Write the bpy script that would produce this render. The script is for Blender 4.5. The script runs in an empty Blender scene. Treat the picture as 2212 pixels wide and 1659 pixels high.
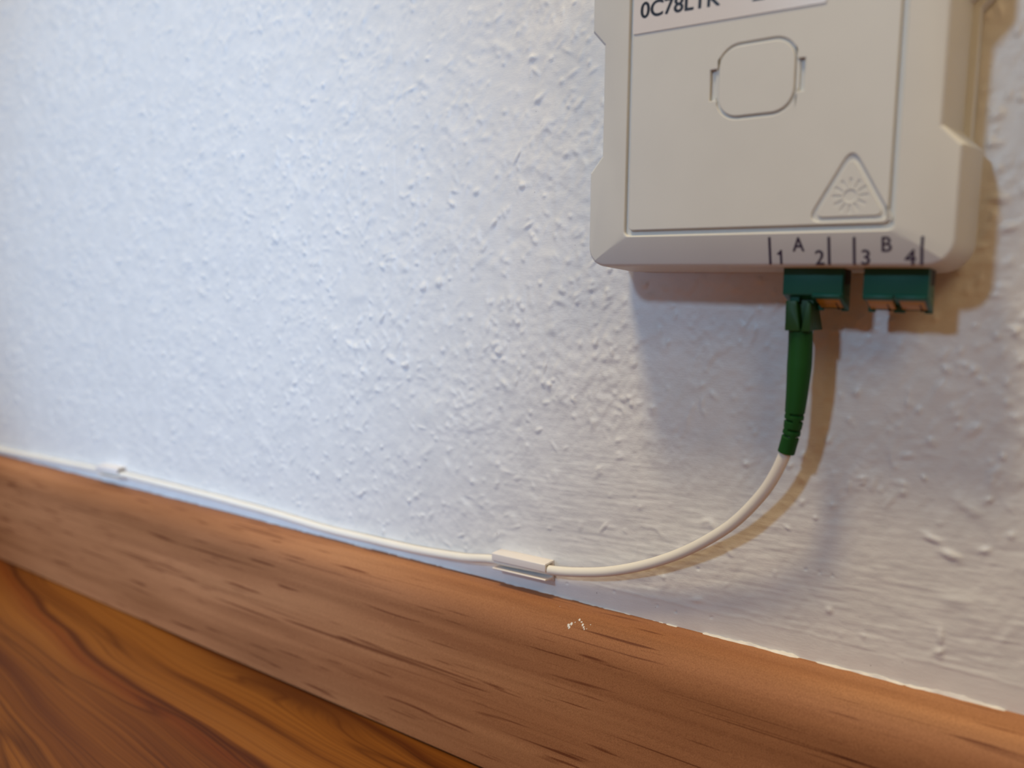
import bpy, bmesh, math, random
import numpy as np
from mathutils import Vector, Matrix

# ------------------------------------------------------------------ frame
# All design numbers are millimetres: x to the right along the wall, d = distance
# in front of the wall, z up from camera height.  FLOOR is the floor level.
FLOOR = -146.65
def W(x, d, z):
    return (x * .001, -d * .001, (z - FLOOR) * .001)

scene = bpy.context.scene
col = scene.collection

# ------------------------------------------------------------------ camera
RC = [[0.7988074577781061, 0.05740780187062474, -0.5988413727210755],
      [0.6014231761160385, -0.0994206324426766, 0.7927204432050399],
      [-0.014028849866461196, -0.9933880823369491, -0.11394432518709743]]
cd = bpy.data.cameras.new('camera')
cam = bpy.data.objects.new('camera', cd)
col.objects.link(cam)
m = Matrix.Identity(4)
for i in range(3):
    m[i][0] = RC[i][0]
    m[i][1] = -RC[i][1]
    m[i][2] = -RC[i][2]
m.translation = Vector(W(0, 200, 0))
cam.matrix_world = m
cd.sensor_width = 36.0
cd.sensor_fit = 'HORIZONTAL'
cd.lens = 36.0 * 1772.52 / 2212.0
cd.clip_start = 0.005
cd.clip_end = 50
cd.dof.use_dof = True
cd.dof.focus_distance = 0.224
cd.dof.aperture_fstop = 8.6
scene.camera = cam

# ------------------------------------------------------------------ light
world = bpy.data.worlds.new('room_ambience')
scene.world = world
world.use_nodes = True
bg = world.node_tree.nodes['Background']
bg.inputs['Color'].default_value = (0.95, 0.68, 0.55, 1)
bg.inputs['Strength'].default_value = 0.10

def area(name, loc, target, size, power, color, spread=180):
    l = bpy.data.lights.new(name, 'AREA')
    l.shape = 'DISK'
    l.size = size
    l.energy = power
    l.color = color
    l.spread = math.radians(spread)
    o = bpy.data.objects.new(name, l)
    col.objects.link(o)
    o.location = Vector(W(*loc))
    d = Vector(W(*target)) - o.location
    o.rotation_euler = d.to_track_quat('-Z', 'Y').to_euler()
    return o
WARM = (1.0, 0.78, 0.45)
COOL = (0.46, 0.72, 1.0)
area('assumed_ceiling_lamp', (-330, 540, 1420), (-90, 0, -20), 0.26, 14.8, WARM)  # assumed warm lamp overhead, out of view, placed from the soft shadows
area('assumed_cool_key', (-175, 700, 325), (-90, 0, -20), 0.06, 1.52, COOL)  # assumed cool key, a small unseen disk placed from the sharper shadows
area('assumed_warm_fill', (110, 190, 190), (-30, 0, 0), 0.12, 0.19, (1.0, 0.72, 0.36))  # unseen warm fill, added to brighten the box's right side and nearby wall
sl = bpy.data.lights.new('assumed_cool_spot', 'SPOT')  # unseen cool spot, added to brighten the left part of the wall
sl.energy = 10.2
sl.color = (0.46, 0.69, 1.0)
sl.shadow_soft_size = 0.05
sl.spot_size = math.radians(51)
sl.spot_blend = 0.8
so = bpy.data.objects.new('assumed_cool_spot', sl)
col.objects.link(so)
so.location = W(-362, 600, 25)
so.rotation_euler = (math.radians(90), 0, 0)

vs = scene.view_settings
vs.view_transform = 'Standard'
vs.look = 'None'
vs.exposure = 0.0
vs.gamma = 1.0
vs.use_curve_mapping = False

# ------------------------------------------------------------------ materials
def mat(name):
    mt = bpy.data.materials.new(name)
    mt.use_nodes = True
    nt = mt.node_tree
    b = nt.nodes['Principled BSDF']
    return mt, nt, b

def node(nt, kind, **kw):
    n = nt.nodes.new(kind)
    for k, v in kw.items():
        if k.startswith('i_'):
            n.inputs[k[2:].replace('_', ' ')].default_value = v
        else:
            setattr(n, k, v)
    return n

def coords(nt, scale, rot=(0, 0, 0)):
    tc = node(nt, 'ShaderNodeTexCoord')
    mp = node(nt, 'ShaderNodeMapping')
    mp.inputs['Scale'].default_value = scale
    mp.inputs['Rotation'].default_value = rot
    nt.links.new(tc.outputs['Object'], mp.inputs['Vector'])
    return mp.outputs['Vector']

def noise(nt, vec, scale=1.0, detail=3.0, rough=.5, dist=0.0):
    n = node(nt, 'ShaderNodeTexNoise')
    n.inputs['Scale'].default_value = scale
    n.inputs['Detail'].default_value = detail
    n.inputs['Roughness'].default_value = rough
    n.inputs['Distortion'].default_value = dist
    nt.links.new(vec, n.inputs['Vector'])
    return n.outputs['Fac']

def ramp(nt, fac, stops, interp='LINEAR'):
    r = node(nt, 'ShaderNodeValToRGB')
    r.color_ramp.interpolation = interp
    e = r.color_ramp.elements
    while len(e) < len(stops):
        e.new(.5)
    for el, (pos, c) in zip(e, stops):
        el.position = pos
        el.color = (*c, 1) if len(c) == 3 else c
    nt.links.new(fac, r.inputs['Fac'])
    return r.outputs['Color']

def mix(nt, fac, a, b, blend='MIX'):
    n = node(nt, 'ShaderNodeMix', data_type='RGBA', blend_type=blend)
    for s, v in ((0, fac), (6, a), (7, b)):
        if isinstance(v, (float, int)):
            n.inputs[s].default_value = v
        elif isinstance(v, tuple):
            n.inputs[s].default_value = (*v, 1) if len(v) == 3 else v
        else:
            nt.links.new(v, n.inputs[s])
    return n.outputs[2]

def math_(nt, op, a, b=None):
    n = node(nt, 'ShaderNodeMath', operation=op)
    for i, v in enumerate((a, b)):
        if v is None:
            continue
        if isinstance(v, (float, int)):
            n.inputs[i].default_value = v
        else:
            nt.links.new(v, n.inputs[i])
    return n.outputs[0]

def bump(nt, b, height, strength, dist):
    n = node(nt, 'ShaderNodeBump')
    n.inputs['Strength'].default_value = strength
    n.inputs['Distance'].default_value = dist
    nt.links.new(height, n.inputs['Height'])
    nt.links.new(n.outputs['Normal'], b.inputs['Normal'])

def plastic(name, c, rough=.45, var=.04, grain=.0, spec=.5, sub=0.0):
    mt, nt, b = mat(name)
    v = coords(nt, (1, 1, 1))
    f = noise(nt, v, 90, 3)
    d = tuple(max(0, x * (1 - var)) for x in c)
    u = tuple(min(1, x * (1 + var)) for x in c)
    nt.links.new(ramp(nt, f, [(.3, d), (.7, u)]), b.inputs['Base Color'])
    b.inputs['Roughness'].default_value = rough
    b.inputs['Specular IOR Level'].default_value = spec
    if sub:
        b.inputs['Subsurface Weight'].default_value = sub
        b.inputs['Subsurface Radius'].default_value = (.002, .0015, .001)
        b.inputs['Subsurface Scale'].default_value = 1.0
    if grain:
        bump(nt, b, noise(nt, v, 2500, 2), grain, .00005)
    return mt

M = {}
M['cream'] = plastic('cream_plastic', (.675, .685, .675), .48, .015, .12)
M['lid'] = plastic('cream_lid_plastic', (.675, .685, .675), .52, .015, .15)
M['clip'] = plastic('white_clip_plastic', (.84, .80, .78), .35, .02)
M['jacket'] = plastic('white_cable_jacket', (.86, .83, .76), .42, .02, .1)
M['teal'] = plastic('teal_green_plastic', (.006, .102, .075), .34, .06)
M['green'] = plastic('leaf_green_plastic', (.009, .066, .011), .5, .08, .1)
M['boot'] = plastic('green_rubber_boot', (.005, .070, .010), .62, .08, .15, .3)
M['amber'] = plastic('amber_shutter_plastic', (.52, .27, .008), .35, .15)
M['black'] = plastic('dark_pin_and_shade_plastic', (.012, .008, .01), .6, .1)  # pins and grooves, and the painted shade in the coupler's side window
M['ink'] = plastic('violet_grey_ink', (.045, .032, .065), .6, .1)
M['label_ink'] = plastic('black_label_ink', (.006, .006, .014), .4, .1)
M['paper'] = plastic('glossy_white_label_paper', (.74, .72, .74), .28, .02)

def make_wall_mat():
    mt, nt, b = mat('white_painted_woodchip_paper')
    v = coords(nt, (1, 1, 1))
    f = noise(nt, v, 120, 4)
    c = ramp(nt, f, [(.25, (.74, .735, .73)), (.75, (.82, .81, .80))])
    # sparse tiny dark specks of dirt
    s = noise(nt, v, 700, 1)
    sp = ramp(nt, s, [(.80, (1, 1, 1)), (.84, (.45, .42, .45))])
    nt.links.new(mix(nt, 1.0, c, sp, 'MULTIPLY'), b.inputs['Base Color'])
    b.inputs['Roughness'].default_value = .42
    b.inputs['Specular IOR Level'].default_value = .45
    h1 = noise(nt, v, 1500, 4, .6)
    h2 = noise(nt, coords(nt, (.25, 1, 1.6)), 1900, 3, .6)
    bump(nt, b, math_(nt, 'ADD', h1, h2), .35, .00012)
    return mt
M['wall'] = make_wall_mat()

def make_caulk_mat():
    mt, nt, b = mat('white_paint_edge')
    v = coords(nt, (1, 1, 1))
    nt.links.new(ramp(nt, noise(nt, v, 300, 4), [(.3, (.70, .69, .68)), (.7, (.83, .81, .78))]), b.inputs['Base Color'])
    b.inputs['Roughness'].default_value = .5
    bump(nt, b, noise(nt, v, 900, 4), .4, .0002)
    return mt
M['caulk'] = make_caulk_mat()

def make_skirting_mat():
    mt, nt, b = mat('oak_effect_skirting')
    broad = noise(nt, coords(nt, (7, 20, 45)), 1.0, 2, .5)
    base = ramp(nt, broad, [(.25, (.32, .135, .056)), (.5, (.42, .188, .085)), (.78, (.51, .25, .118))])
    # long soft grain bands
    gr = noise(nt, coords(nt, (7, 200, 240)), 1.0, 3, .55, .15)
    base = mix(nt, .55, base, ramp(nt, gr, [(.30, (.60, .52, .47)), (.58, (1, 1, 1))]), 'MULTIPLY')
    # thin dark pore dashes, short and long
    da = noise(nt, coords(nt, (38, 760, 800)), 1.0, 1, .4, .0)
    dd = ramp(nt, da, [(.65, (1, 1, 1)), (.75, (.38, .24, .19))])
    base = mix(nt, .85, base, dd, 'MULTIPLY')
    ln = noise(nt, coords(nt, (13, 900, 930)), 1.0, 1, .4, .0)
    dl = ramp(nt, ln, [(.66, (1, 1, 1)), (.77, (.36, .23, .18))])
    base = mix(nt, .8, base, dl, 'MULTIPLY')
    # fine printed speckle
    sp = noise(nt, coords(nt, (1, 1, 1)), 3200, 2, .6)
    base = mix(nt, .6, base, ramp(nt, sp, [(.3, (.62, .55, .5)), (.65, (1.12, 1.12, 1.12))]), 'MULTIPLY')
    dust = noise(nt, coords(nt, (1, 1, 1)), 520, 1, .5)
    base = mix(nt, ramp(nt, dust, [(.838, (0, 0, 0)), (.85, (1, 1, 1))]), base, (.66, .60, .52))
    nt.links.new(base, b.inputs['Base Color'])
    b.inputs['Roughness'].default_value = .62
    b.inputs['Specular IOR Level'].default_value = .25
    bump(nt, b, math_(nt, 'ADD', sp, math_(nt, 'MULTIPLY', gr, .6)), .16, .0001)
    return mt
M['skirting'] = make_skirting_mat()

def make_floor_mat():
    mt, nt, b = mat('brown_olive_wood_laminate')
    tc = node(nt, 'ShaderNodeTexCoord')
    sep = node(nt, 'ShaderNodeSeparateXYZ')
    nt.links.new(tc.outputs['Object'], sep.inputs[0])
    x = sep.outputs['X']
    y0 = sep.outputs['Y']
    # the grain sweeps in a shallow curve across the boards
    xs_ = math_(nt, 'MINIMUM', math_(nt, 'ADD', x, .20), 0.0)
    y = math_(nt, 'SUBTRACT', math_(nt, 'ADD', y0, .041), math_(nt, 'MULTIPLY', math_(nt, 'MULTIPLY', xs_, xs_), .44))
    # a flat knot lying against the skirting
    kx = math_(nt, 'DIVIDE', math_(nt, 'ADD', x, .240), .050)
    ky = math_(nt, 'DIVIDE', math_(nt, 'ADD', y0, .0205), .0062)
    kr = math_(nt, 'ADD', math_(nt, 'MULTIPLY', kx, kx), math_(nt, 'MULTIPLY', ky, ky))
    knot = math_(nt, 'POWER', 2.718, math_(nt, 'MULTIPLY', kr, -1.0))
    y = math_(nt, 'SUBTRACT', y, math_(nt, 'MULTIPLY', knot, .010))
    warp1 = noise(nt, coords(nt, (5.5, 13, 1)), 1.0, 1, .4, .0)
    warp2 = noise(nt, coords(nt, (13, 55, 1)), 1.0, 2, .45, .1)
    yy = math_(nt, 'ADD', y, math_(nt, 'ADD', math_(nt, 'MULTIPLY', math_(nt, 'SUBTRACT', warp1, .5), .034),
                                   math_(nt, 'MULTIPLY', math_(nt, 'SUBTRACT', warp2, .5), .006)))
    def band(kx, ky, det):
        cmb = node(nt, 'ShaderNodeCombineXYZ')
        nt.links.new(math_(nt, 'MULTIPLY', x, kx), cmb.inputs[0])
        nt.links.new(math_(nt, 'MULTIPLY', yy, ky), cmb.inputs[1])
        return noise(nt, cmb.outputs[0], 1.0, det, .6)
    b1 = band(1.6, 48, 2)
    b2 = band(3.0, 820, 3)
    b3 = band(7.0, 2600, 2)
    c = ramp(nt, b1, [(.28, (.10, .025, .004)), (.40, (.19, .060, .008)), (.52, (.255, .089, .013)), (.74, (.33, .13, .026))])
    c = mix(nt, .55, c, ramp(nt, b2, [(.32, (.48, .38, .32)), (.52, (1, 1, 1)), (.75, (1.15, 1.15, 1.1))]), 'MULTIPLY')
    c = mix(nt, .6, c, ramp(nt, b3, [(.30, (.62, .55, .5)), (.6, (1.05, 1.05, 1.05))]), 'MULTIPLY')
    vein = ramp(nt, math_(nt, 'ABSOLUTE', math_(nt, 'SUBTRACT', b1, .455)), [(.0, (.30, .20, .16)), (.016, (1, 1, 1))])
    c = mix(nt, .55, c, vein, 'MULTIPLY')
    # dark heartwood veins
    wob = math_(nt, 'MULTIPLY', math_(nt, 'SUBTRACT', warp2, .5), .009)
    for off, wd_, dark in ((.0135, .0010, .36), (.0175, .0026, .74), (-.0165, .0009, .45)):
        dv = math_(nt, 'ABSOLUTE', math_(nt, 'ADD', math_(nt, 'ADD', y, wob), off))
        c = mix(nt, 1.0, c, ramp(nt, math_(nt, 'DIVIDE', dv, wd_ * 3), [(.0, (dark, dark * .72, dark * .6)), (.9, (1, 1, 1))]), 'MULTIPLY')
    c = mix(nt, math_(nt, 'MULTIPLY', knot, .85), c, (.075, .019, .004))
    nt.links.new(c, b.inputs['Base Color'])
    b.inputs['Roughness'].default_value = .5
    b.inputs['Specular IOR Level'].default_value = .2
    bump(nt, b, b3, .12, .0001)
    return mt
M['floor'] = make_floor_mat()

# ------------------------------------------------------------------ mesh helpers
def link_mesh(name, verts, faces, material, parent=None, origin=(0, 0, 0), smooth=None):
    """verts in mm as (x, d, z) in the parent's own axes; origin = mm point used as local zero"""
    me = bpy.data.meshes.new(name)
    ox, od, oz = origin
    me.from_pydata([((x - ox) * .001, -(d - od) * .001, (z - oz) * .001) for x, d, z in verts], [], faces)
    bm = bmesh.new()
    bm.from_mesh(me)
    bmesh.ops.recalc_face_normals(bm, faces=bm.faces)
    bm.to_mesh(me)
    bm.free()
    return link(name, me, material, parent, smooth)

def link(name, me, material, parent=None, smooth=None):
    me.materials.clear()
    me.materials.append(material)
    if smooth is not None:
        me.polygons.foreach_set('use_smooth', [True] * len(me.polygons))
        me.set_sharp_from_angle(angle=math.radians(smooth))
    o = bpy.data.objects.new(name, me)
    col.objects.link(o)
    if parent is not None:
        o.parent = parent
    return o

def bevel(o, width, segs=2, angle=35):
    """round the hard edges of a finished mesh (width in mm)"""
    me = o.data
    bm = bmesh.new()
    bm.from_mesh(me)
    es = [e for e in bm.edges if len(e.link_faces) == 2 and e.calc_face_angle(0) > math.radians(angle)]
    bmesh.ops.bevel(bm, geom=es, offset=width * .001, segments=segs, profile=.5, affect='EDGES', clamp_overlap=True)
    bm.to_mesh(me)
    bm.free()
    me.polygons.foreach_set('use_smooth', [True] * len(me.polygons))
    me.set_sharp_from_angle(angle=math.radians(40))
    return o

def prism_x(profile, x0, x1):
    """profile: list of (d, z); extruded along x"""
    n = len(profile)
    v = [(x0, d, z) for d, z in profile] + [(x1, d, z) for d, z in profile]
    f = [tuple(range(n)), tuple(range(2 * n - 1, n - 1, -1))]
    f += [(i, (i + 1) % n, n + (i + 1) % n, n + i) for i in range(n)]
    return v, f

def prism_d(outline, d0, d1):
    """outline: list of (x, z); extruded in depth"""
    n = len(outline)
    v = [(x, d0, z) for x, z in outline] + [(x, d1, z) for x, z in outline]
    f = [tuple(range(n)), tuple(range(2 * n - 1, n - 1, -1))]
    f += [(i, (i + 1) % n, n + (i + 1) % n, n + i) for i in range(n)]
    return v, f

def boxmesh(x0, x1, d0, d1, z0, z1):
    return prism_x([(d0, z0), (d1, z0), (d1, z1), (d0, z1)], x0, x1)

def merge(*parts):
    V, F = [], []
    for v, f in parts:
        k = len(V)
        V += v
        F += [tuple(i + k for i in q) for q in f]
    return V, F

def rrect(x0, x1, z0, z1, r, seg=6):
    out = []
    for cx, cz, a0 in ((x1 - r, z0 + r, -90), (x1 - r, z1 - r, 0), (x0 + r, z1 - r, 90), (x0 + r, z0 + r, 180)):
        for k in range(seg + 1):
            a = math.radians(a0 + 90 * k / seg)
            out.append((cx + r * math.cos(a), cz + r * math.sin(a)))
    return out

def round_poly(pts, r, seg=5):
    out = []
    n = len(pts)
    for i in range(n):
        p = Vector(pts[i]); a = (Vector(pts[i - 1]) - p).normalized(); b = (Vector(pts[(i + 1) % n]) - p).normalized()
        half = a.angle(b) / 2
        t = r / math.tan(half)
        p0, p1 = p + a * t, p + b * t
        for k in range(seg + 1):
            s = k / seg
            q = (1 - s) ** 2 * p0 + 2 * s * (1 - s) * p + s * s * p1
            out.append((q.x, q.y))
    return out

def curve_plate(loops, d_back, d_front, bev):
    """flat plate with holes (even-odd) and softly rounded rims -> mesh data in mm as (x, d, z)"""
    cu = bpy.data.curves.new('tmp', 'CURVE')
    cu.dimensions = '2D'
    cu.fill_mode = 'BOTH'
    for lp in loops:
        sp = cu.splines.new('POLY')
        sp.points.add(len(lp) - 1)
        for pt, (x, z) in zip(sp.points, lp):
            pt.co = (x, z, 0, 1)
        sp.use_cyclic_u = True
    cu.extrude = (d_front - d_back) / 2 - bev
    cu.bevel_depth = bev
    cu.bevel_resolution = 2
    cu.offset = -bev
    return curve_data(cu, (d_front + d_back) / 2)

def curve_data(cu, dmid):
    o = bpy.data.objects.new('tmp', cu)
    col.objects.link(o)
    dg = bpy.context.evaluated_depsgraph_get()
    me = bpy.data.meshes.new_from_object(o.evaluated_get(dg))
    v = [(q.co.x, dmid + q.co.z, q.co.y) for q in me.vertices]
    f = [tuple(q.vertices) for q in me.polygons]
    bpy.data.objects.remove(o)
    bpy.data.curves.remove(cu)
    bpy.data.meshes.remove(me)
    return v, f

def text_data(body, size, bold=.0, sx=1.0, extrude=.02, heavy=0.0):
    """text centred on x, baseline at 0, cap height = size; returns 2D-ish verts (x, t, z)"""
    cu = bpy.data.curves.new('tmp', 'FONT')
    cu.body = body
    cu.size = size / .72
    cu.align_x = 'CENTER'
    cu.extrude = extrude
    cu.offset = bold
    v, f = curve_data(cu, 0)
    xs = [q[0] for q in v]; zs = [q[2] for q in v]
    cx = (min(xs) + max(xs)) / 2
    h = max(zs) - min(zs)
    k = size / h
    v = [((q[0] - cx) * k * sx, q[1], (q[2] - min(zs)) * k) for q in v]
    if heavy:
        return merge(*[([(a + dx, b + .004 * n, c + dz) for a, b, c in v], f) for n, (dx, dz) in enumerate(((-heavy, 0), (heavy, 0), (0, heavy * .7), (0, -heavy * .7)))])
    return v, f

def tube(path, radius, seg=20, caps=True):
    """path list of Vector (x,d,z) mm; radius(i, ang) -> mm"""
    n = len(path)
    tang = [(path[min(i + 1, n - 1)] - path[max(i - 1, 0)]).normalized() for i in range(n)]
    ref = Vector((0, 1, 0))
    V, F = [], []
    for i, p in enumerate(path):
        t = tang[i]
        u = (ref - t * ref.dot(t)).normalized()
        w = t.cross(u)
        for k in range(seg):
            a = 2 * math.pi * k / seg
            r = radius(i, a)
            q = p + u * (r * math.cos(a)) + w * (r * math.sin(a))
            V.append((q.x, q.y, q.z))
    for i in range(n - 1):
        for k in range(seg):
            k2 = (k + 1) % seg
            F.append((i * seg + k, i * seg + k2, (i + 1) * seg + k2, (i + 1) * seg + k))
    if caps:
        F.append(tuple(range(seg)))
        F.append(tuple(range((n - 1) * seg, n * seg))[::-1])
    return V, F

def spline(pts, step):
    """Catmull-Rom through points, resampled at about `step` mm"""
    P = [Vector(p) for p in pts]
    P = [P[0] * 2 - P[1]] + P + [P[-1] * 2 - P[-2]]
    dense = []
    for i in range(1, len(P) - 2):
        a, b, c, d = P[i - 1], P[i], P[i + 1], P[i + 2]
        for k in range(40):
            t = k / 40
            dense.append(.5 * ((2 * b) + (c - a) * t + (2 * a - 5 * b + 4 * c - d) * t * t + (3 * b - a - 3 * c + d) * t ** 3))
    dense.append(P[-2])
    out = [dense[0]]
    acc = 0
    for a, b in zip(dense, dense[1:]):
        acc += (b - a).length
        if acc >= step:
            out.append(b)
            acc = 0
    if (out[-1] - dense[-1]).length > 1e-3:
        out.append(dense[-1])
    return out

def thing(name, label, cat, origin, rot_y=0.0, group=None):
    o = bpy.data.objects.new(name, None)
    o.empty_display_size = .01
    col.objects.link(o)
    o.location = W(*origin)
    o.rotation_euler = (0, rot_y, 0)
    o['label'] = label
    o['category'] = cat
    if group:
        o['group'] = group
    return o

# ------------------------------------------------------------------ wall
rng = np.random.default_rng(11)
def axis(segs):
    out = []
    for a, b, s in segs:
        out.append(np.arange(a, b, s))
    out.append([segs[-1][1]])
    return np.concatenate(out)
XS = axis([(-900, -560, 4.0), (-560, -300, .85), (-300, -150, .55), (-150, 10, .36), (10, 260, 3.0)])
ZS = axis([(FLOOR, -96, 8.0), (-96, -40, .36), (-40, 80, .45), (80, 175, .6), (175, 420, 6.0)])
NX, NZ = len(XS), len(ZS)
X, Z = np.meshgrid(XS, ZS, indexing='ij')

def lattice(px, pz, seed):
    """smooth value noise at (px, pz), range about -1..1"""
    r = np.random.default_rng(seed)
    T = r.uniform(-1, 1, (257, 257))
    i = np.floor(px).astype(int); j = np.floor(pz).astype(int)
    fx = px - i; fz = pz - j
    fx = fx * fx * fx * (fx * (fx * 6 - 15) + 10); fz = fz * fz * fz * (fz * (fz * 6 - 15) + 10)
    i0 = i % 256; j0 = j % 256; i1 = (i + 1) % 256; j1 = (j + 1) % 256
    return (T[i0, j0] * (1 - fx) * (1 - fz) + T[i1, j0] * fx * (1 - fz) + T[i0, j1] * (1 - fx) * fz + T[i1, j1] * fx * fz)

def sm(a, b, v):
    t = np.clip((v - a) / (b - a), 0, 1)
    return t * t * (3 - 2 * t)

H = .22 * lattice(X / 26, Z / 22, 1) + .10 * lattice(X / 9 + 4, Z / 8, 2)
U_ = .55 * X + .83 * Z; V_ = -.83 * X + .55 * Z
amp = .75 + .45 * lattice(X / 17 + 3, Z / 15, 15)
rough = amp * (.085 * lattice(X / 3.1, Z / 2.6, 3) + .060 * lattice(X / 1.6 + 9, Z / 1.4, 4) + .024 * lattice(X / .8, Z / .75, 5) + .07 * lattice(U_ / 5.5, V_ / 1.5, 16) + .05 * np.abs(lattice(U_ / 4 + 7, V_ / 2.2, 17)))
# brushed, sparsely bumped zone low on the wall below the box
brush = sm(-38, -58, Z + 5 * lattice(X / 30, Z / 30, 6)) * sm(-175, -125, X)
streak = .050 * lattice(X / 9 + Z / 7, Z / .95 - X / 16, 7) + .035 * lattice(X / 5 + Z / 9, Z / .6 - X / 12, 8) + .03 * lattice(X / 14, Z / 2.0 - X / 20, 9)
flat = sm(-85.5, -88.5, Z + .9 * lattice(X / 20, Z / 50, 10))
H += 1.25 * rough * (1 - .45 * brush) * (1 - .75 * flat) + 1.2 * streak * brush * (1 - .8 * flat)

def chip(cx, cz, ln, wd, ang, ht, power=2.0, dome=0.0):
    R = max(ln, wd) * 2.2
    i0, i1 = np.searchsorted(XS, (cx - R, cx + R)); j0, j1 = np.searchsorted(ZS, (cz - R, cz + R))
    if i1 <= i0 or j1 <= j0:
        return
    dx = X[i0:i1, j0:j1] - cx; dz = Z[i0:i1, j0:j1] - cz
    c, s = math.cos(ang), math.sin(ang)
    u = (dx * c + dz * s) / ln; w = (-dx * s + dz * c) / wd
    r2 = u * u + w * w
    H[i0:i1, j0:j1] += ht * np.exp(-r2 ** power)
random.seed(5)
for _ in range(6800):
    cx = random.uniform(-580, 12); cz = random.uniform(-90, 178)
    low = cz < -48 and cx > -150
    if low and random.random() < .80:
        continue
    if cz < -86:
        continue
    ln = random.choice((.7, .8, .95, 1.2, 1.7)) * random.uniform(.8, 1.25)
    wd = random.uniform(.5, .9)
    ang = random.gauss(math.radians(60), .55) if random.random() < .6 else random.uniform(0, math.pi)
    chip(cx, cz, max(ln, wd), wd, ang, random.uniform(.12, .52) * random.uniform(.4, 1), random.choice((.9, 1.1, 1.4)))
for _ in range(1500):    # broader paint-softened humps and shallow dips
    cx = random.uniform(-580, 12); cz = random.uniform(-84, 178)
    if cz < -48 and cx > -150 and random.random() < .6:
        continue
    chip(cx, cz, random.uniform(1.6, 4.0), random.uniform(1.0, 2.2), random.uniform(0, math.pi), random.uniform(-.22, .38), 1.0)
for _ in range(300):    # chips gathered in little clusters
    bx_ = random.uniform(-560, 8); bz_ = random.uniform(-44, 170)
    for _k in range(random.randint(3, 7)):
        chip(bx_ + random.gauss(0, 2.2), bz_ + random.gauss(0, 2.2), random.uniform(.6, 1.3), random.uniform(.5, .8), random.uniform(0, math.pi), random.uniform(.08, .36), 1.1)
# individual lumps that stand out in the photograph
for cx, cz, ln, wd, ang, ht in (
        (-180.3, 2.7, 1.5, 1.35, 0, .75), (-187.1, 1.4, 1.5, 1.2, 1.5, .55), (-206, 8.6, 1.5, .8, -.7, .6), (-174.2, 27.5, 1.4, .7, -.6, .6),
        (-163.9, 30.3, 1.3, .9, .5, .55), (-213.6, 31.4, 1.6, 1.2, .6, .5), (-263.6, 20.8, 2.2, 1.2, -.7, .7), (-206.8, -8.9, 2.2, .7, 1.0, .7),
        (-211.7, 24.3, 3.6, .6, 1.0, .38), (-148, 39.2, 2.3, .6, 1.0, .5), (-203.1, -23, 2.0, 1.1, -.4, .6), (-218.6, -10, 1.7, 1.0, 1.2, .5),
        (-224.4, -18.5, 2.0, .8, -.6, .5), (-214.5, -18.2, 2.0, .7, -.9, .5), (-168.7, -17.9, 1.5, 1.2, .8, .5),
        (-29.4, -60, 2.2, 1.0, -.3, .6), (-33, -57, 2.4, .8, -.4, .4), (-30.5, -79.5, 1.9, .7, 1.57, .5), (-30.4, -83.6, 1.2, .8, 1.57, .35),
        (-38.9, -38.7, 1.6, .8, .2, .45), (-21.4, 11.5, 1.6, .9, .3, .6), (-21.5, -40.3, 1.8, 1.0, .8, .4), (-26.3, -31.7, 2.0, 1.0, .7, .4),
        (-24.8, 34.5, 1.5, 1.2, .2, .7), (-23.5, 17.5, 1.8, 1.0, -.1, .7), (-65.7, -59.9, 1.0, .4, -.5, .3)):
    chip(cx, cz, ln, wd, ang, ht, 1.3)
for cx, cz in ((-131.4, -88.2), (-115.1, -87.1), (-89.3, -75.3), (-60.9, -69.7), (-57.6, -69.9), (-54.5, -70.0), (-101.3, -88.2), (-95.7, -88.7), (-85.4, -87.9), (-181.8, 11.6)):
    chip(cx, cz, .36, .24, random.uniform(-.6, .6), -.45, 1.2)
# straight paper seam
H -= .16 * np.exp(-((X + 198.4 + .15 * lattice(Z / 3 + X * 0, Z / 7, 12)) / .28) ** 2) * sm(24, 36, Z) * (1 - sm(150, 170, Z))
# tape line where the low strip was painted smooth
edge_z = -86.2 + .5 * lattice(X / 18, X * 0, 13) + .25 * lattice(X / 4, X * 0 + 3, 14)
H += .10 * np.exp(-((Z - edge_z) / .35) ** 2) * sm(-150, -120, X)
H = np.where(Z > 175, 0, H)
H -= .12
verts = np.empty((NX * NZ, 3), np.float32)
verts[:, 0] = (X * .001).ravel()
verts[:, 1] = (-H * .001).ravel()
verts[:, 2] = ((Z - FLOOR) * .001).ravel()
idx = np.arange(NX * NZ).reshape(NX, NZ)
quads = np.stack([idx[:-1, :-1], idx[1:, :-1], idx[1:, 1:], idx[:-1, 1:]], -1).reshape(-1, 4)
me = bpy.data.meshes.new('wall_back')
me.vertices.add(len(verts)); me.vertices.foreach_set('co', verts.ravel())
me.loops.add(quads.size); me.loops.foreach_set('vertex_index', quads.ravel().astype(np.int32))
me.polygons.add(len(quads))
me.polygons.foreach_set('loop_start', np.arange(0, quads.size, 4, dtype=np.int32))
me.polygons.foreach_set('use_smooth', np.ones(len(quads), bool))
me.update(calc_edges=True)
wall = link('wall_back', me, M['wall'])
wall['kind'] = 'structure'
wall['label'] = 'white painted woodchip wallpaper wall behind the fiber box'

# ------------------------------------------------------------------ floor and skirting
v, f = prism_x([(-20, FLOOR - 20), (1200, FLOOR - 20), (1200, FLOOR), (-20, FLOOR)], -1300, 700)
floor = link_mesh('floor', v, f, M['floor'])
floor.location = W(0, 0, 0)[0], 0, -FLOOR * .001
floor['kind'] = 'structure'
floor['label'] = 'brown wood-grain laminate floor in the lower left corner'

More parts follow.
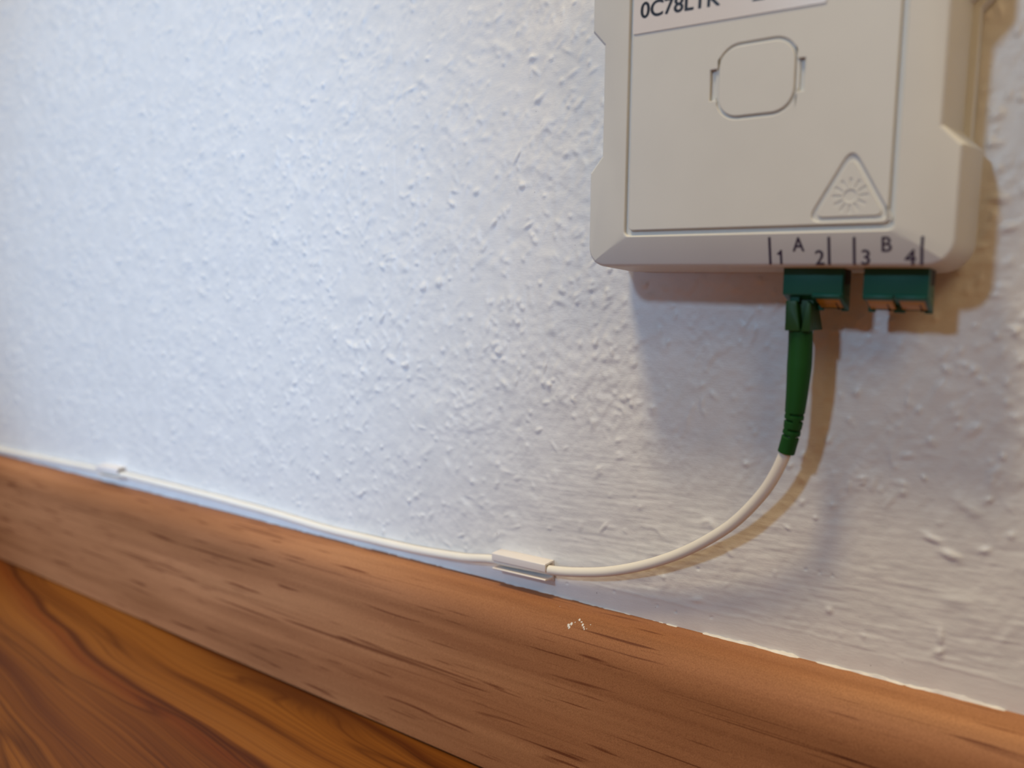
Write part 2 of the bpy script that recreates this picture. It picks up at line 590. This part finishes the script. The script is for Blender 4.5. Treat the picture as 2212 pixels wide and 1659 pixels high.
TOP = -92.9
prof = [(0, FLOOR), (16.2, FLOOR), (17.05, FLOOR + .9)]
for k in range(0, 15):
    a = math.pi / 2 * k / 14
    prof.append((4.0 + 9.6 * math.cos(a) ** .9, TOP - 11.0 + 11.0 * math.sin(a)))
prof += [(0, TOP + .1)]
NSEG = 60
xs = [-1000 + 1350 * i / NSEG for i in range(NSEG + 1)]
npf = len(prof)
V = [(x, d, z) for x in xs for d, z in prof]
F = [(i * npf + k, i * npf + (k + 1) % npf, (i + 1) * npf + (k + 1) % npf, (i + 1) * npf + k) for i in range(NSEG) for k in range(npf)]
F += [tuple(range(npf)), tuple(range(NSEG * npf, (NSEG + 1) * npf))]
base = link_mesh('baseboard_back', V, F, M['skirting'], smooth=35)
base.location.z = -FLOOR * .001
base['kind'] = 'structure'
base['label'] = 'brown oak-effect skirting board with rounded top edge'

# dried white paint flecks on the rounded top of the skirting
def top_z(d):
    if d < 4.0:
        return TOP + .05
    q = min(1, ((d - 4.0) / 9.6) ** (1 / .9))
    return TOP - 11.0 + 11.0 * math.sqrt(max(0, 1 - q * q))
random.seed(3)
for cx, cd_, r in ((-123.9, 10.7, .42), (-123.2, 10.3, .38), (-123.5, 11.1, .30), (-121.4, 8.8, .36), (-120.4, 9.2, .30), (-119.7, 9.8, .34), (-119.1, 10.3, .30),
                   (-118.7, 10.6, .22), (-117.4, 9.3, .16), (-118.0, 10.4, .12), (-122.3, 9.7, .15), (-130.0, 6.0, .10)):
    n = 9
    ring = [(cx + r * random.uniform(.6, 1.25) * math.cos(2 * math.pi * k / n), cd_ + r * random.uniform(.6, 1.25) * math.sin(2 * math.pi * k / n)) for k in range(n)]
    V = [(x, d, top_z(d) + .02) for x, d in ring] + [(cx + (x - cx) * .6, cd_ + (d - cd_) * .6, top_z(cd_ + (d - cd_) * .6) + .10) for x, d in ring]
    F = [tuple(range(n, 2 * n))] + [(k, (k + 1) % n, n + (k + 1) % n, n + k) for k in range(n)]
    link_mesh('paint_fleck', V, F, M['caulk'], base)

# ragged painted joint between wall and skirting
random.seed(8)
xs = np.arange(-560, 60, .6)
hz = .22 + .30 * lattice(xs / 11, xs * 0, 21) + .35 * lattice(xs / 3.2, xs * 0 + 2, 22) + .18 * lattice(xs / 1.1, xs * 0 + 5, 23)
hz += .45 * sm(-130, -95, xs) * np.clip(.3 + lattice(xs / 13, xs * 0 + 7, 24), 0, 1)
dd = .38 + .30 * lattice(xs / 6, xs * 0 + 1, 25) + .2 * lattice(xs / 1.6, xs * 0 + 8, 26)
V, F = [], []
for i, x in enumerate(xs):
    h = max(.05, float(hz[i])); d = max(.12, float(dd[i]))
    V += [(x, -.3, TOP + h), (x, .10, TOP + h), (x, .10 + d * .45, TOP + h * .55), (x, .10 + d, TOP + .06), (x, -.3, TOP - .2)]
for i in range(len(xs) - 1):
    for k in range(5):
        F.append((i * 5 + k, i * 5 + (k + 1) % 5, i * 5 + 5 + (k + 1) % 5, i * 5 + 5 + k))
joint = link_mesh('trim_1', V, F, M['caulk'], smooth=50)
joint.location.z = -FLOOR * .001
joint['kind'] = 'structure'
joint['label'] = 'ragged white paint line along the top of the skirting'

# ------------------------------------------------------------------ fibre termination box
TILT = 0.027826
BO = (-70.3, 0.0, 1.2)                       # base point, in the box's own axes
ca, sa = math.cos(-TILT), math.sin(-TILT)
def box_origin(bx, bz):
    return (ca * bx - sa * bz, sa * bx + ca * bz)
ow = box_origin(BO[0], BO[2])
fbox = thing('fiber_termination_box', 'cream plastic fiber termination box mounted on the white wall', 'box', (ow[0], 0, ow[1]), TILT)
def bpart(name, vf, material, parent=None, smooth=None):
    return link_mesh(name, vf[0], vf[1], material, parent if parent is not None else fbox, BO, smooth)

OL, OR, OB, OT = -111.07, -28.14, 2.575, 82.2
PL, PR, PB, PT = -100.2, -38.77, 9.5, 75.3
DP, DC = 22.37, 20.5
ZN = (25.6, 29.4, 55.4, 59.2)
NOTCH = 3.7
kL, kR, kB, kT = (DP - DC) / (PL - OL), (DP - DC) / (OR - PR), (DP - DC) / (PB - OB), (DP - DC) / (OT - PT)
def hgt(x, z):
    return min(DP, DC + (x - OL) * kL, DC + (OR - x) * kR, DC + (z - OB) * kB, DC + (OT - z) * kT)
def corner(cx, cz, a0, r, mitre_from, mitre_to, seg=8):
    pts = [(cx + r * math.cos(math.radians(a0 + 90 * k / seg)), cz + r * math.sin(math.radians(a0 + 90 * k / seg))) for k in range(seg + 1)]
    ax = Vector(mitre_from); dr = (Vector(mitre_to) - ax).normalized()
    best = None
    for k in range(2001):
        a = math.radians(a0 + 90 * k / 2000)
        q = Vector((cx + r * math.cos(a), cz + r * math.sin(a)))
        e = abs((q - ax).cross(dr))
        if best is None or e < best[0]:
            best = (e, k / 2000 * seg, (q.x, q.y))
    i = round(best[1])
    i = min(max(i, 1), seg - 1)
    pts[i] = best[2]
    return pts, i
rc = 5.0
BRc, i1 = corner(OR - rc, OB + rc, -90, rc, (OR, OB), (PR, PB))
TRc, i2 = corner(OR - rc, OT - rc, 0, rc, (OR, OT), (PR, PT))
TLc, i3 = corner(OL + rc, OT - rc, 90, rc, (OL, OT), (PL, PT))
BLc, i4 = corner(OL + rc, OB + rc, 180, rc, (OL, OB), (PL, PB))
rightn = [(OR, ZN[0]), (OR - NOTCH, ZN[1]), (OR - NOTCH, ZN[2]), (OR, ZN[3])]
leftn = [(OL, ZN[3]), (OL + NOTCH, ZN[2]), (OL + NOTCH, ZN[1]), (OL, ZN[0])]
outline = BRc + rightn + TRc + TLc + leftn + BLc
nb = len(BRc)
m_br = i1
m_tr = nb + 4 + i2
m_tl = nb + 4 + nb + i3
m_bl = nb + 4 + nb + nb + 4 + i4
N = len(outline)
def offset_out(pts, e):
    out = []
    n = len(pts)
    for i in range(n):
        a = Vector(pts[i]) - Vector(pts[i - 1]); b = Vector(pts[(i + 1) % n]) - Vector(pts[i])
        if a.length < 1e-6: a = b
        if b.length < 1e-6: b = a
        na = Vector((a.y, -a.x)).normalized(); nb_ = Vector((b.y, -b.x)).normalized()
        nn = (na + nb_).normalized()
        out.append((pts[i][0] + nn.x * e / max(.5, nn.dot(na)), pts[i][1] + nn.y * e / max(.5, nn.dot(na))))
    return out
V = [(x, hgt(x, z), z) for x, z in outline]
low = offset_out(outline, 1.25)
V += [(x, 4.6, z) for x, z in low]
# inner opening with rounded corners, split at each corner's middle
cr, cs = 1.6, 4
inner = []
for cx, cz, a0 in ((PR - cr, PB + cr, -90), (PR - cr, PT - cr, 0), (PL + cr, PT - cr, 90), (PL + cr, PB + cr, 180)):
    for k in range(cs + 1):
        a = math.radians(a0 + 90 * k / cs)
        inner.append((cx + cr * math.cos(a), cz + cr * math.sin(a)))
NI = len(inner)
b_in = len(V)
V += [(x, DP, z) for x, z in inner]
for off, dep in ((-.16, .05), (-.30, .18), (-.38, .42), (-.42, 1.0)):
    V += [(x, DP - dep, z) for x, z in offset_out(inner, off)]
def span(a, b, n):
    out = [a]
    while out[-1] != b:
        out.append((out[-1] + 1) % n)
    return out
F = []
b_sq = len(V)
V += [(PR, DP, PB), (PR, DP, PT), (PL, DP, PT), (PL, DP, PB)]
for oa, ob_, ia, ib in ((m_bl, m_br, 3, 0), (m_br, m_tr, 0, 1), (m_tr, m_tl, 1, 2), (m_tl, m_bl, 2, 3)):
    last = b_in + ib * (cs + 1)
    first = b_in + ia * (cs + 1) + cs
    F.append(tuple(span(oa, ob_, N)) + (b_sq + ib, last, first, b_sq + ia))
for k in range(4):
    F.append((b_sq + k,) + tuple(b_in + k * (cs + 1) + q for q in range(cs, -1, -1)))
F += [(i, (i + 1) % N, N + (i + 1) % N, N + i) for i in range(N)]
for q in range(4):
    F += [(b_in + q * NI + i, b_in + q * NI + (i + 1) % NI, b_in + (q + 1) * NI + (i + 1) % NI, b_in + (q + 1) * NI + i) for i in range(NI)]
F.append(tuple(range(b_in + 4 * NI, b_in + 5 * NI)))
F.append(tuple(range(2 * N - 1, N - 1, -1)))
housing = bpart('housing', (V, F), M['cream'])
# soften the outer rim and the lip of the opening
me = housing.data
bm = bmesh.new(); bm.from_mesh(me)
bm.verts.ensure_lookup_table()
rim = [e for e in bm.edges if all(v.index < N for v in e.verts) and len(e.link_faces) == 2 and e.calc_face_angle(0) > .7]
bmesh.ops.bevel(bm, geom=[e for e in rim if e.is_valid], offset=.0009, segments=4, profile=.5, affect='EDGES')
bmesh.ops.recalc_face_normals(bm, faces=bm.faces)
bm.to_mesh(me); bm.free()
me.polygons.foreach_set('use_smooth', [True] * len(me.polygons))
me.set_sharp_from_angle(angle=math.radians(16))

# back plate, standing a little proud inside the side recesses
po = [(OR - 1.2, OB + 1.5), (OR - .6, ZN[0] + 1.5), (OR - 1.2, ZN[1] - .6), (OR - 1.2, ZN[2] - 1.2), (OR + 1.2, ZN[3] - 2.2), (OR + 1.0, OT - 1.5),
      (OL - 1.0, OT - 1.5), (OL - 1.2, ZN[3] - 2.2), (OL + 1.2, ZN[2] - 1.2), (OL + 1.2, ZN[1] - .6), (OL + .6, ZN[0] + 1.5), (OL + 1.2, OB + 1.5)]
plate = bpart('back_plate', prism_d(po, 0.1, 5.2), M['cream'])
bevel(plate, .35, 2)

# lid with its latch pocket, side slots and the warning triangle
LX0, LX1, LZ0, LZ1 = PL + 1.5, PR - 1.5, PB + 1.6, PT - 1.6
bc = (-68.7, 42.4)
bw, bh, br = 8.95, 8.0, 5.2
pocket = rrect(bc[0] - bw, bc[0] + bw, bc[1] - bh, bc[1] + bh, br, 8)
ins = []
# slot bumps are inserted on the pocket's straight left and right sides
pk = []
for i, q in enumerate(pocket):
    pk.append(q)
    if i == 8:
        pk += [(bc[0] + bw, 38.7), (-58.3, 38.7), (-58.3, 45.3), (bc[0] + bw, 45.3)]
    if i == 8 + 9 + 9:
        pk += [(bc[0] - bw, 45.6), (-79.1, 45.6), (-79.1, 39.0), (bc[0] - bw, 39.0)]
tri_o = round_poly([(-56.4, 11.75), (-39.3, 11.75), (-47.85, 26.6)], 1.9, 6)
tri_i = round_poly([(-54.7, 12.65), (-41.0, 12.65), (-47.85, 24.6)], 1.1, 6)
rays = []
tc_ = (-47.75, 16.75)
for k in range(12):
    a = math.radians(30 * k)
    r0, r1, hw = 1.75, 3.5, .26
    ux, uz = math.cos(a), math.sin(a)
    rays.append([(tc_[0] + ux * r0 - uz * hw * .5, tc_[1] + uz * r0 + ux * hw * .5), (tc_[0] + ux * r0 + uz * hw * .5, tc_[1] + uz * r0 - ux * hw * .5),
                 (tc_[0] + ux * r1 + uz * hw, tc_[1] + uz * r1 - ux * hw), (tc_[0] + ux * r1 - uz * hw, tc_[1] + uz * r1 + ux * hw)])
disc = [(tc_[0] + 1.25 * math.cos(2 * math.pi * k / 20), tc_[1] + 1.25 * math.sin(2 * math.pi * k / 20)) for k in range(20)]
lid = bpart('lid', curve_plate([rrect(LX0, LX1, LZ0, LZ1, .9, 4), pk, tri_o], DP - .95, DP, .22), M['lid'], smooth=30)
floor_tri = [(x * 1.0, z) for x, z in round_poly([(-57, 11.2), (-38.7, 11.2), (-47.85, 27.4)], 1.5, 4)]
sym = bpart('laser_symbol', curve_plate([tri_i] + rays + [disc], DP - .9, DP, .10), M['lid'], lid, smooth=30)
sym['label'] = 'embossed laser warning triangle with a starburst'
sym.location = (0, 0, 0)
bpart('symbol_back', prism_d(round_poly([(-54.2, 12.9), (-41.5, 12.9), (-47.85, 23.9)], .9, 3), DP - .8, DP - .16), M['lid'], lid)
bpart('groove_floor', prism_d(floor_tri, DP - .9, DP - .45), M['lid'], lid)
bpart('pocket_floor', prism_d(rrect(bc[0] - bw - .3, bc[0] + bw + .3, bc[1] - bh - .3, bc[1] + bh + .3, br, 5), DP - .95, DP - .55), M['lid'], lid)
btn = bpart('latch_button', curve_plate([rrect(bc[0] - bw + .62, bc[0] + bw - .55, bc[1] - bh + .62, bc[1] + bh - .62, br - .6, 8)], DP - .75, DP + .12, .22), M['lid'], lid, smooth=30)
btn['label'] = 'rounded square press button in the middle of the lid'

# paper label with its printed code
lab = [(-98.75, 56.2), (-54.5, 55.35), (-54.1, 72.0), (-98.5, 72.8)]
sticker = bpart('label_sticker', curve_plate([round_poly(lab, .6, 3)], DP + .005, DP + .20, .04), M['paper'], smooth=30)
sticker['label'] = 'white printed paper label across the top of the lid'
def print_on(name, body, size, x, z, material, parent, rot=0.0, bold=0.0, sx=1.0, tilt=None, d=None):
    v, f = text_data(body, size, 0.0, sx, heavy=bold)
    c, s = math.cos(rot), math.sin(rot)
    out = []
    for q in v:
        px, pz = q[0] * c - q[2] * s, q[0] * s + q[2] * c
        X_, Z_ = x + px, z + pz
        D_ = (d if d is not None else hgt(X_, Z_)) + .015 + (q[1] + .02) * .5
        out.append((X_, D_, Z_))
    return bpart(name, (out, f), material, parent)
print_on('label_code', '0C78LTK', 3.45, -87.1, 59.25, M['label_ink'], sticker, -.026, .13, 1.0, d=DP + .20)
print_on('label_code', '2', 3.45, -68.7, 58.45, M['label_ink'], sticker, -.026, .13, 1.25, d=DP + .20)

# printed port marks on the lower bevel
for t, x, z, s, sx in (('A', -57.88, 5.72, 2.9, .85), ('2', -53.5, 2.89, 3.0, .95), ('3', -44.3, 2.87, 3.0, 1.0), ('B', -40.3, 5.47, 2.9, .9), ('4', -35.93, 2.84, 3.0, 1.0)):
    print_on('port_letter' if t in 'AB' else 'port_number', t, s, x, z, M['ink'], None, 0, .085, sx)
def strip_on_bevel(name, poly_rows):
    """thin print built row by row so that it follows the bevel and its mitre"""
    V = []
    for xa, xb, z in poly_rows:
        for dd_ in (0, .035):
            V += [(xa, hgt(xa, z) + dd_, z), (xb, hgt(xb, z) + dd_, z)]
    n = len(poly_rows)
    F = []
    for i in range(n - 1):
        a_, b_ = 4 * i, 4 * i + 4
        F += [(a_ + 2, a_ + 3, b_ + 3, b_ + 2), (a_, a_ + 1, b_ + 1, b_), (a_, a_ + 2, b_ + 2, b_), (a_ + 1, a_ + 3, b_ + 3, b_ + 1)]
    F += [(0, 1, 3, 2), (4 * n - 4, 4 * n - 3, 4 * n - 1, 4 * n - 2)]
    return bpart(name, (V, F), M['ink'])
for x, z0, z1 in ((-64.1, 2.95, 8.8), (-51.56, 2.85, 8.6), (-46.53, 2.85, 8.46), (-33.84, 2.75, 8.36)):
    w = .29
    strip_on_bevel('port_divider', [(x - w, x + w, z0 + (z1 - z0) * i / 14) for i in range(15)])
strip_on_bevel('port_number', [(-61.96, -61.43, 3.0), (-61.96, -61.43, 4.9), (-61.96, -61.43, 4.95), (-62.56, -61.43, 5.1), (-62.56, -61.43, 5.35), (-62.1, -61.43, 5.65), (-61.85, -61.43, 6.05)])

# ------------------------------------------------------------------ duplex couplers under the box
def coupler(x0, x1, label, plugged):
    cx = (x0 + x1) / 2
    o = (cx, 12.7, 2.0)
    wx, wz = box_origin(cx, 2.0)
    t = thing('fiber_coupler', label, 'fiber coupler', (wx, 12.7, wz), TILT, 'green duplex couplers under the box')
    def part(name, vf, material, parent=None, smooth=None):
        return link_mesh(name, vf[0], vf[1], material, parent or t, o, smooth)
    DF, DB = 16.0, 9.4
    body = part('body', prism_x([(DB, 6), (DF - .0, 6), (DF, -3.55), (DF - .45, -3.75), (DB + .9, -6.0), (DB, -6.2)], x0, x1), M['teal'])
    bevel(body, .22, 2)
    # shade of the window in the right side wall, put on as a solid black block
    side = part('side_recess_shade', prism_x([(DB + .4, 3), (DF - 1.6, 3), (DF - 1.6, -1.4), (DB + .4, -1.2)], x1 - .5, x1 + .04), M['black'])
    mid = cx
    # front lips over each port
    half = (x1 - x0) / 2
    ports = ((x0 + .3, mid - .35), (mid + .35, x1 - .35))
    for k, (a, b) in enumerate(ports):
        if plugged and k == 0:
            continue
        lipv = prism_x([(DF - .1, -3.05), (DF + .42, -3.6), (DF + .35, -4.1), (DF - .5, -4.55), (DF - .9, -4.1)], a - .2, b + .1)
        lp = part('port_lip', lipv, M['teal'])
        bevel(lp, .12, 2)
        # sloping dust shutter
        s0, s1 = (DF - .75, -4.42), (DB + 1.6, -6.45)
        sh = part('dust_shutter', prism_x([s0, (s0[0] - .15, s0[1] + .6), (s1[0] - .15, s1[1] + .6), s1], a + .35, b - .25), M['amber'])
        bevel(sh, .12, 2)
        # hinge groove and pin near the right end of the shutter
        gx = b - 1.5
        part('hinge_groove', prism_x([(s0[0] - .6, s0[1] - .19), (s0[0] - .6, s0[1] - .26), (s1[0], s1[1] - .06), (s1[0], s1[1] + .2)], gx - .13, gx + .13), M['black'], sh)
        px = [Vector((gx, s1[0] - .2, s1[1] + .4)), Vector((gx, s1[0] - .2, s1[1] - .3))]
        part('hinge_pin', tube(px, lambda i, a_: .33, 10), M['black'], sh)
    # feet along the back edge
    feet = ((x0 + .0, x0 + 1.4), (mid - 1.2, mid + 1.1), (x1 - 1.5, x1))
    for k, (a, b) in enumerate(feet):
        if plugged and k == 0:
            continue
        ft = part('foot', merge(prism_d([(a, -7.15), (b, -7.15), (b + .0, -5.6), (a - .0, -5.6)], DB, DB + 1.1)), M['teal'])
        bevel(ft, .18, 2)
    part('rear_rail', prism_x([(DB, -5.9), (DB + 1.5, -5.9), (DB + 1.3, -6.6), (DB, -6.5)], x0 + .1, x1 - .1), M['teal'])
    # slanted cheek at the right end
    ck = part('cheek', prism_x([(DF, -3.4), (DF - .2, -4.3), (DB + .7, -7.1), (DB, -7.1), (DB, -4), (DF, -3)], x1 - .75, x1 + .02), M['teal'])
    bevel(ck, .15, 2)
    return t
coupler(-62.75, -49.9, 'teal green duplex fiber coupler below A with the green plug inserted', True)
coupler(-45.75, -33.1, 'teal green duplex fiber coupler below B with two empty amber ports', False)

# ------------------------------------------------------------------ patch cable
cable_o = (-118.0, 3.8, -81.0)
cable = thing('fiber_patch_cable', 'white fiber patch cable with a green plug curving down to the skirting', 'cable', cable_o)
def cpart(name, vf, material, parent=None, smooth=40):
    return link_mesh(name, vf[0], vf[1], material, parent or cable, cable_o, smooth)
def b2w(vf):
    return [(ca * x - sa * z, d, sa * x + ca * z) for x, d, z in vf[0]], vf[1]

path_boot = [(-59.8, 12, -9.5), (-59.8, 12, -14.9), (-60.1, 11.9, -21.3), (-60.7, 11.7, -28.3), (-61.4, 11.4, -33.3), (-62.75, 11, -38.6)]
path_cable = [(-61.6, 11.35, -34.4), (-62.8, 11, -38.4), (-65.8, 10.2, -45.0), (-69.6, 9.2, -50.8), (-75.8, 8, -57.9), (-82.3, 6.9, -63.4), (-90.4, 5.8, -69.0),
              (-98.8, 5, -73.6), (-107.0, 4.3, -77.2), (-115.4, 3.8, -80.1), (-124.2, 3.4, -82.2), (-133.4, 3.0, -83.7), (-146, 2.85, -84.4), (-158.4, 2.75, -85.0), (-171, 2.2, -86.9),
              (-192, 1.75, -88.3), (-215, 1.65, -88.7), (-240, 1.65, -88.8), (-268, 1.65, -87.8), (-299, 1.7, -87.2), (-316, 1.8, -86.9), (-353, 2.1, -86.6), (-386, 2.7, -86.2),
              (-408, 2.7, -86.6), (-443, 1.8, -87.8), (-469, 1.65, -88.3), (-498, 1.65, -89.0), (-530, 1.65, -89.6), (-620, 1.7, -90.2), (-760, 1.7, -90.4)]
cp = spline(path_cable, 1.1)
cpart('jacket', tube(cp, lambda i, a: 1.40, 22), M['jacket'])

bp = spline(path_boot, .22)
L = [0]
for a, b in zip(bp, bp[1:]):
    L.append(L[-1] + (b - a).length)
LT = L[-1]
SL = [(LT - 9.55, 0), (LT - 7.95, 1), (LT - 5.75, 0), (LT - 4.25, 1)]
def boot_r(i, a):
    s = L[i]
    r = 2.62 + .08 * min(1, s / 8) - .95 * max(0, (s - 9)) / (LT - 9) * 1.0 + .25 * max(0, (s - LT + 6)) / 6 * .6
    r = max(r, 1.95)
    # strain relief slits: alternating front-right and front-left half grooves
    for ps, side in SL:
        w = abs(s - ps) / .27
        if w < 1:
            # a=0 faces the viewer (+d); positive sine = one flank
            c0 = math.radians(58 if side == 0 else -58)
            da = abs((a - c0 + math.pi) % (2 * math.pi) - math.pi)
            db = abs((a - c0 - math.pi + math.pi) % (2 * math.pi) - math.pi)
            if min(da, db) < math.radians(66):
                r *= 1 - .30 * (1 - w ** 4)
    if s < .3:
        r *= .97
    return r
boot = cpart('strain_relief_boot', tube(bp, boot_r, 56), M['boot'])
boot['label'] = 'green rubber strain relief boot with slits'
# plug body, all in the box's axes so it lines up with the coupler
core = cpart('plug_body', b2w(prism_x([(13.2, -3.2), (13.2, -11.6), (5.2, -11.75), (8.8, -6.3), (9.9, -5.8), (9.9, -3.2)], -61.7, -56.6)), M['green'])
bevel(core, .2, 2)
arm = cpart('latch_arm', b2w(prism_d([(-62.15, -4.95), (-59.75, -4.95), (-59.6, -6.2), (-58.9, -10.6), (-58.7, -11.7), (-62.05, -11.7)], 12.6, 15.3)), M['green'], core)
bevel(arm, .18, 2)
arm2 = cpart('latch_rib', b2w(prism_d([(-57.55, -4.9), (-56.65, -5.6), (-56.55, -11.75), (-58.45, -11.75), (-58.3, -10.2)], 12.6, 15.1)), M['green'], core)
bevel(arm2, .18, 2)
neck = cpart('plug_neck', b2w(boxmesh(-61.4, -59.4, 12.2, 14.6, -5.2, -3.3)), M['teal'], core)
bevel(neck, .15, 2)

# ------------------------------------------------------------------ adhesive cable clips
def clip(x0, x1, ztop, tilt, label):
    cx = (x0 + x1) / 2
    t = thing('cable_clip', label, 'cable clip', (cx, 0, ztop - 6.5), tilt, 'white cable clips above the skirting')
    o = (cx, 0, ztop - 6.5)
    P = [(.1, 0), (4.7, 0), (5.0, -.25), (5.0, -2.35), (4.75, -2.6), (4.45, -2.35), (4.4, -.85), (4.1, -.6), (1.2, -.6), (.9, -.85), (.9, -4.75), (1.2, -5.05),
         (4.2, -4.85), (4.75, -4.75), (5.0, -5.0), (4.8, -5.35), (1.0, -5.75), (.9, -6.5), (.1, -6.5)]
    P = [(d, z + ztop) for d, z in P]
    v, f = prism_x(P, x0, x1)
    c = link_mesh('channel', v, f, M['clip'], t, o)
    bevel(c, .12, 2, 40)
    ad = link_mesh('adhesive_pad', *boxmesh(x0 + .2, x1 - .2, -.2, .12, ztop - 6.4, ztop - .1), M['paper'], t, o)
    return t
clip(-156.2, -135.9, -81.75, -.008, 'white plastic cable clip nearer the fiber box, right one of two')
clip(-407.6, -386.6, -83.3, -.03, 'white plastic cable clip far from the fiber box, left one of two')
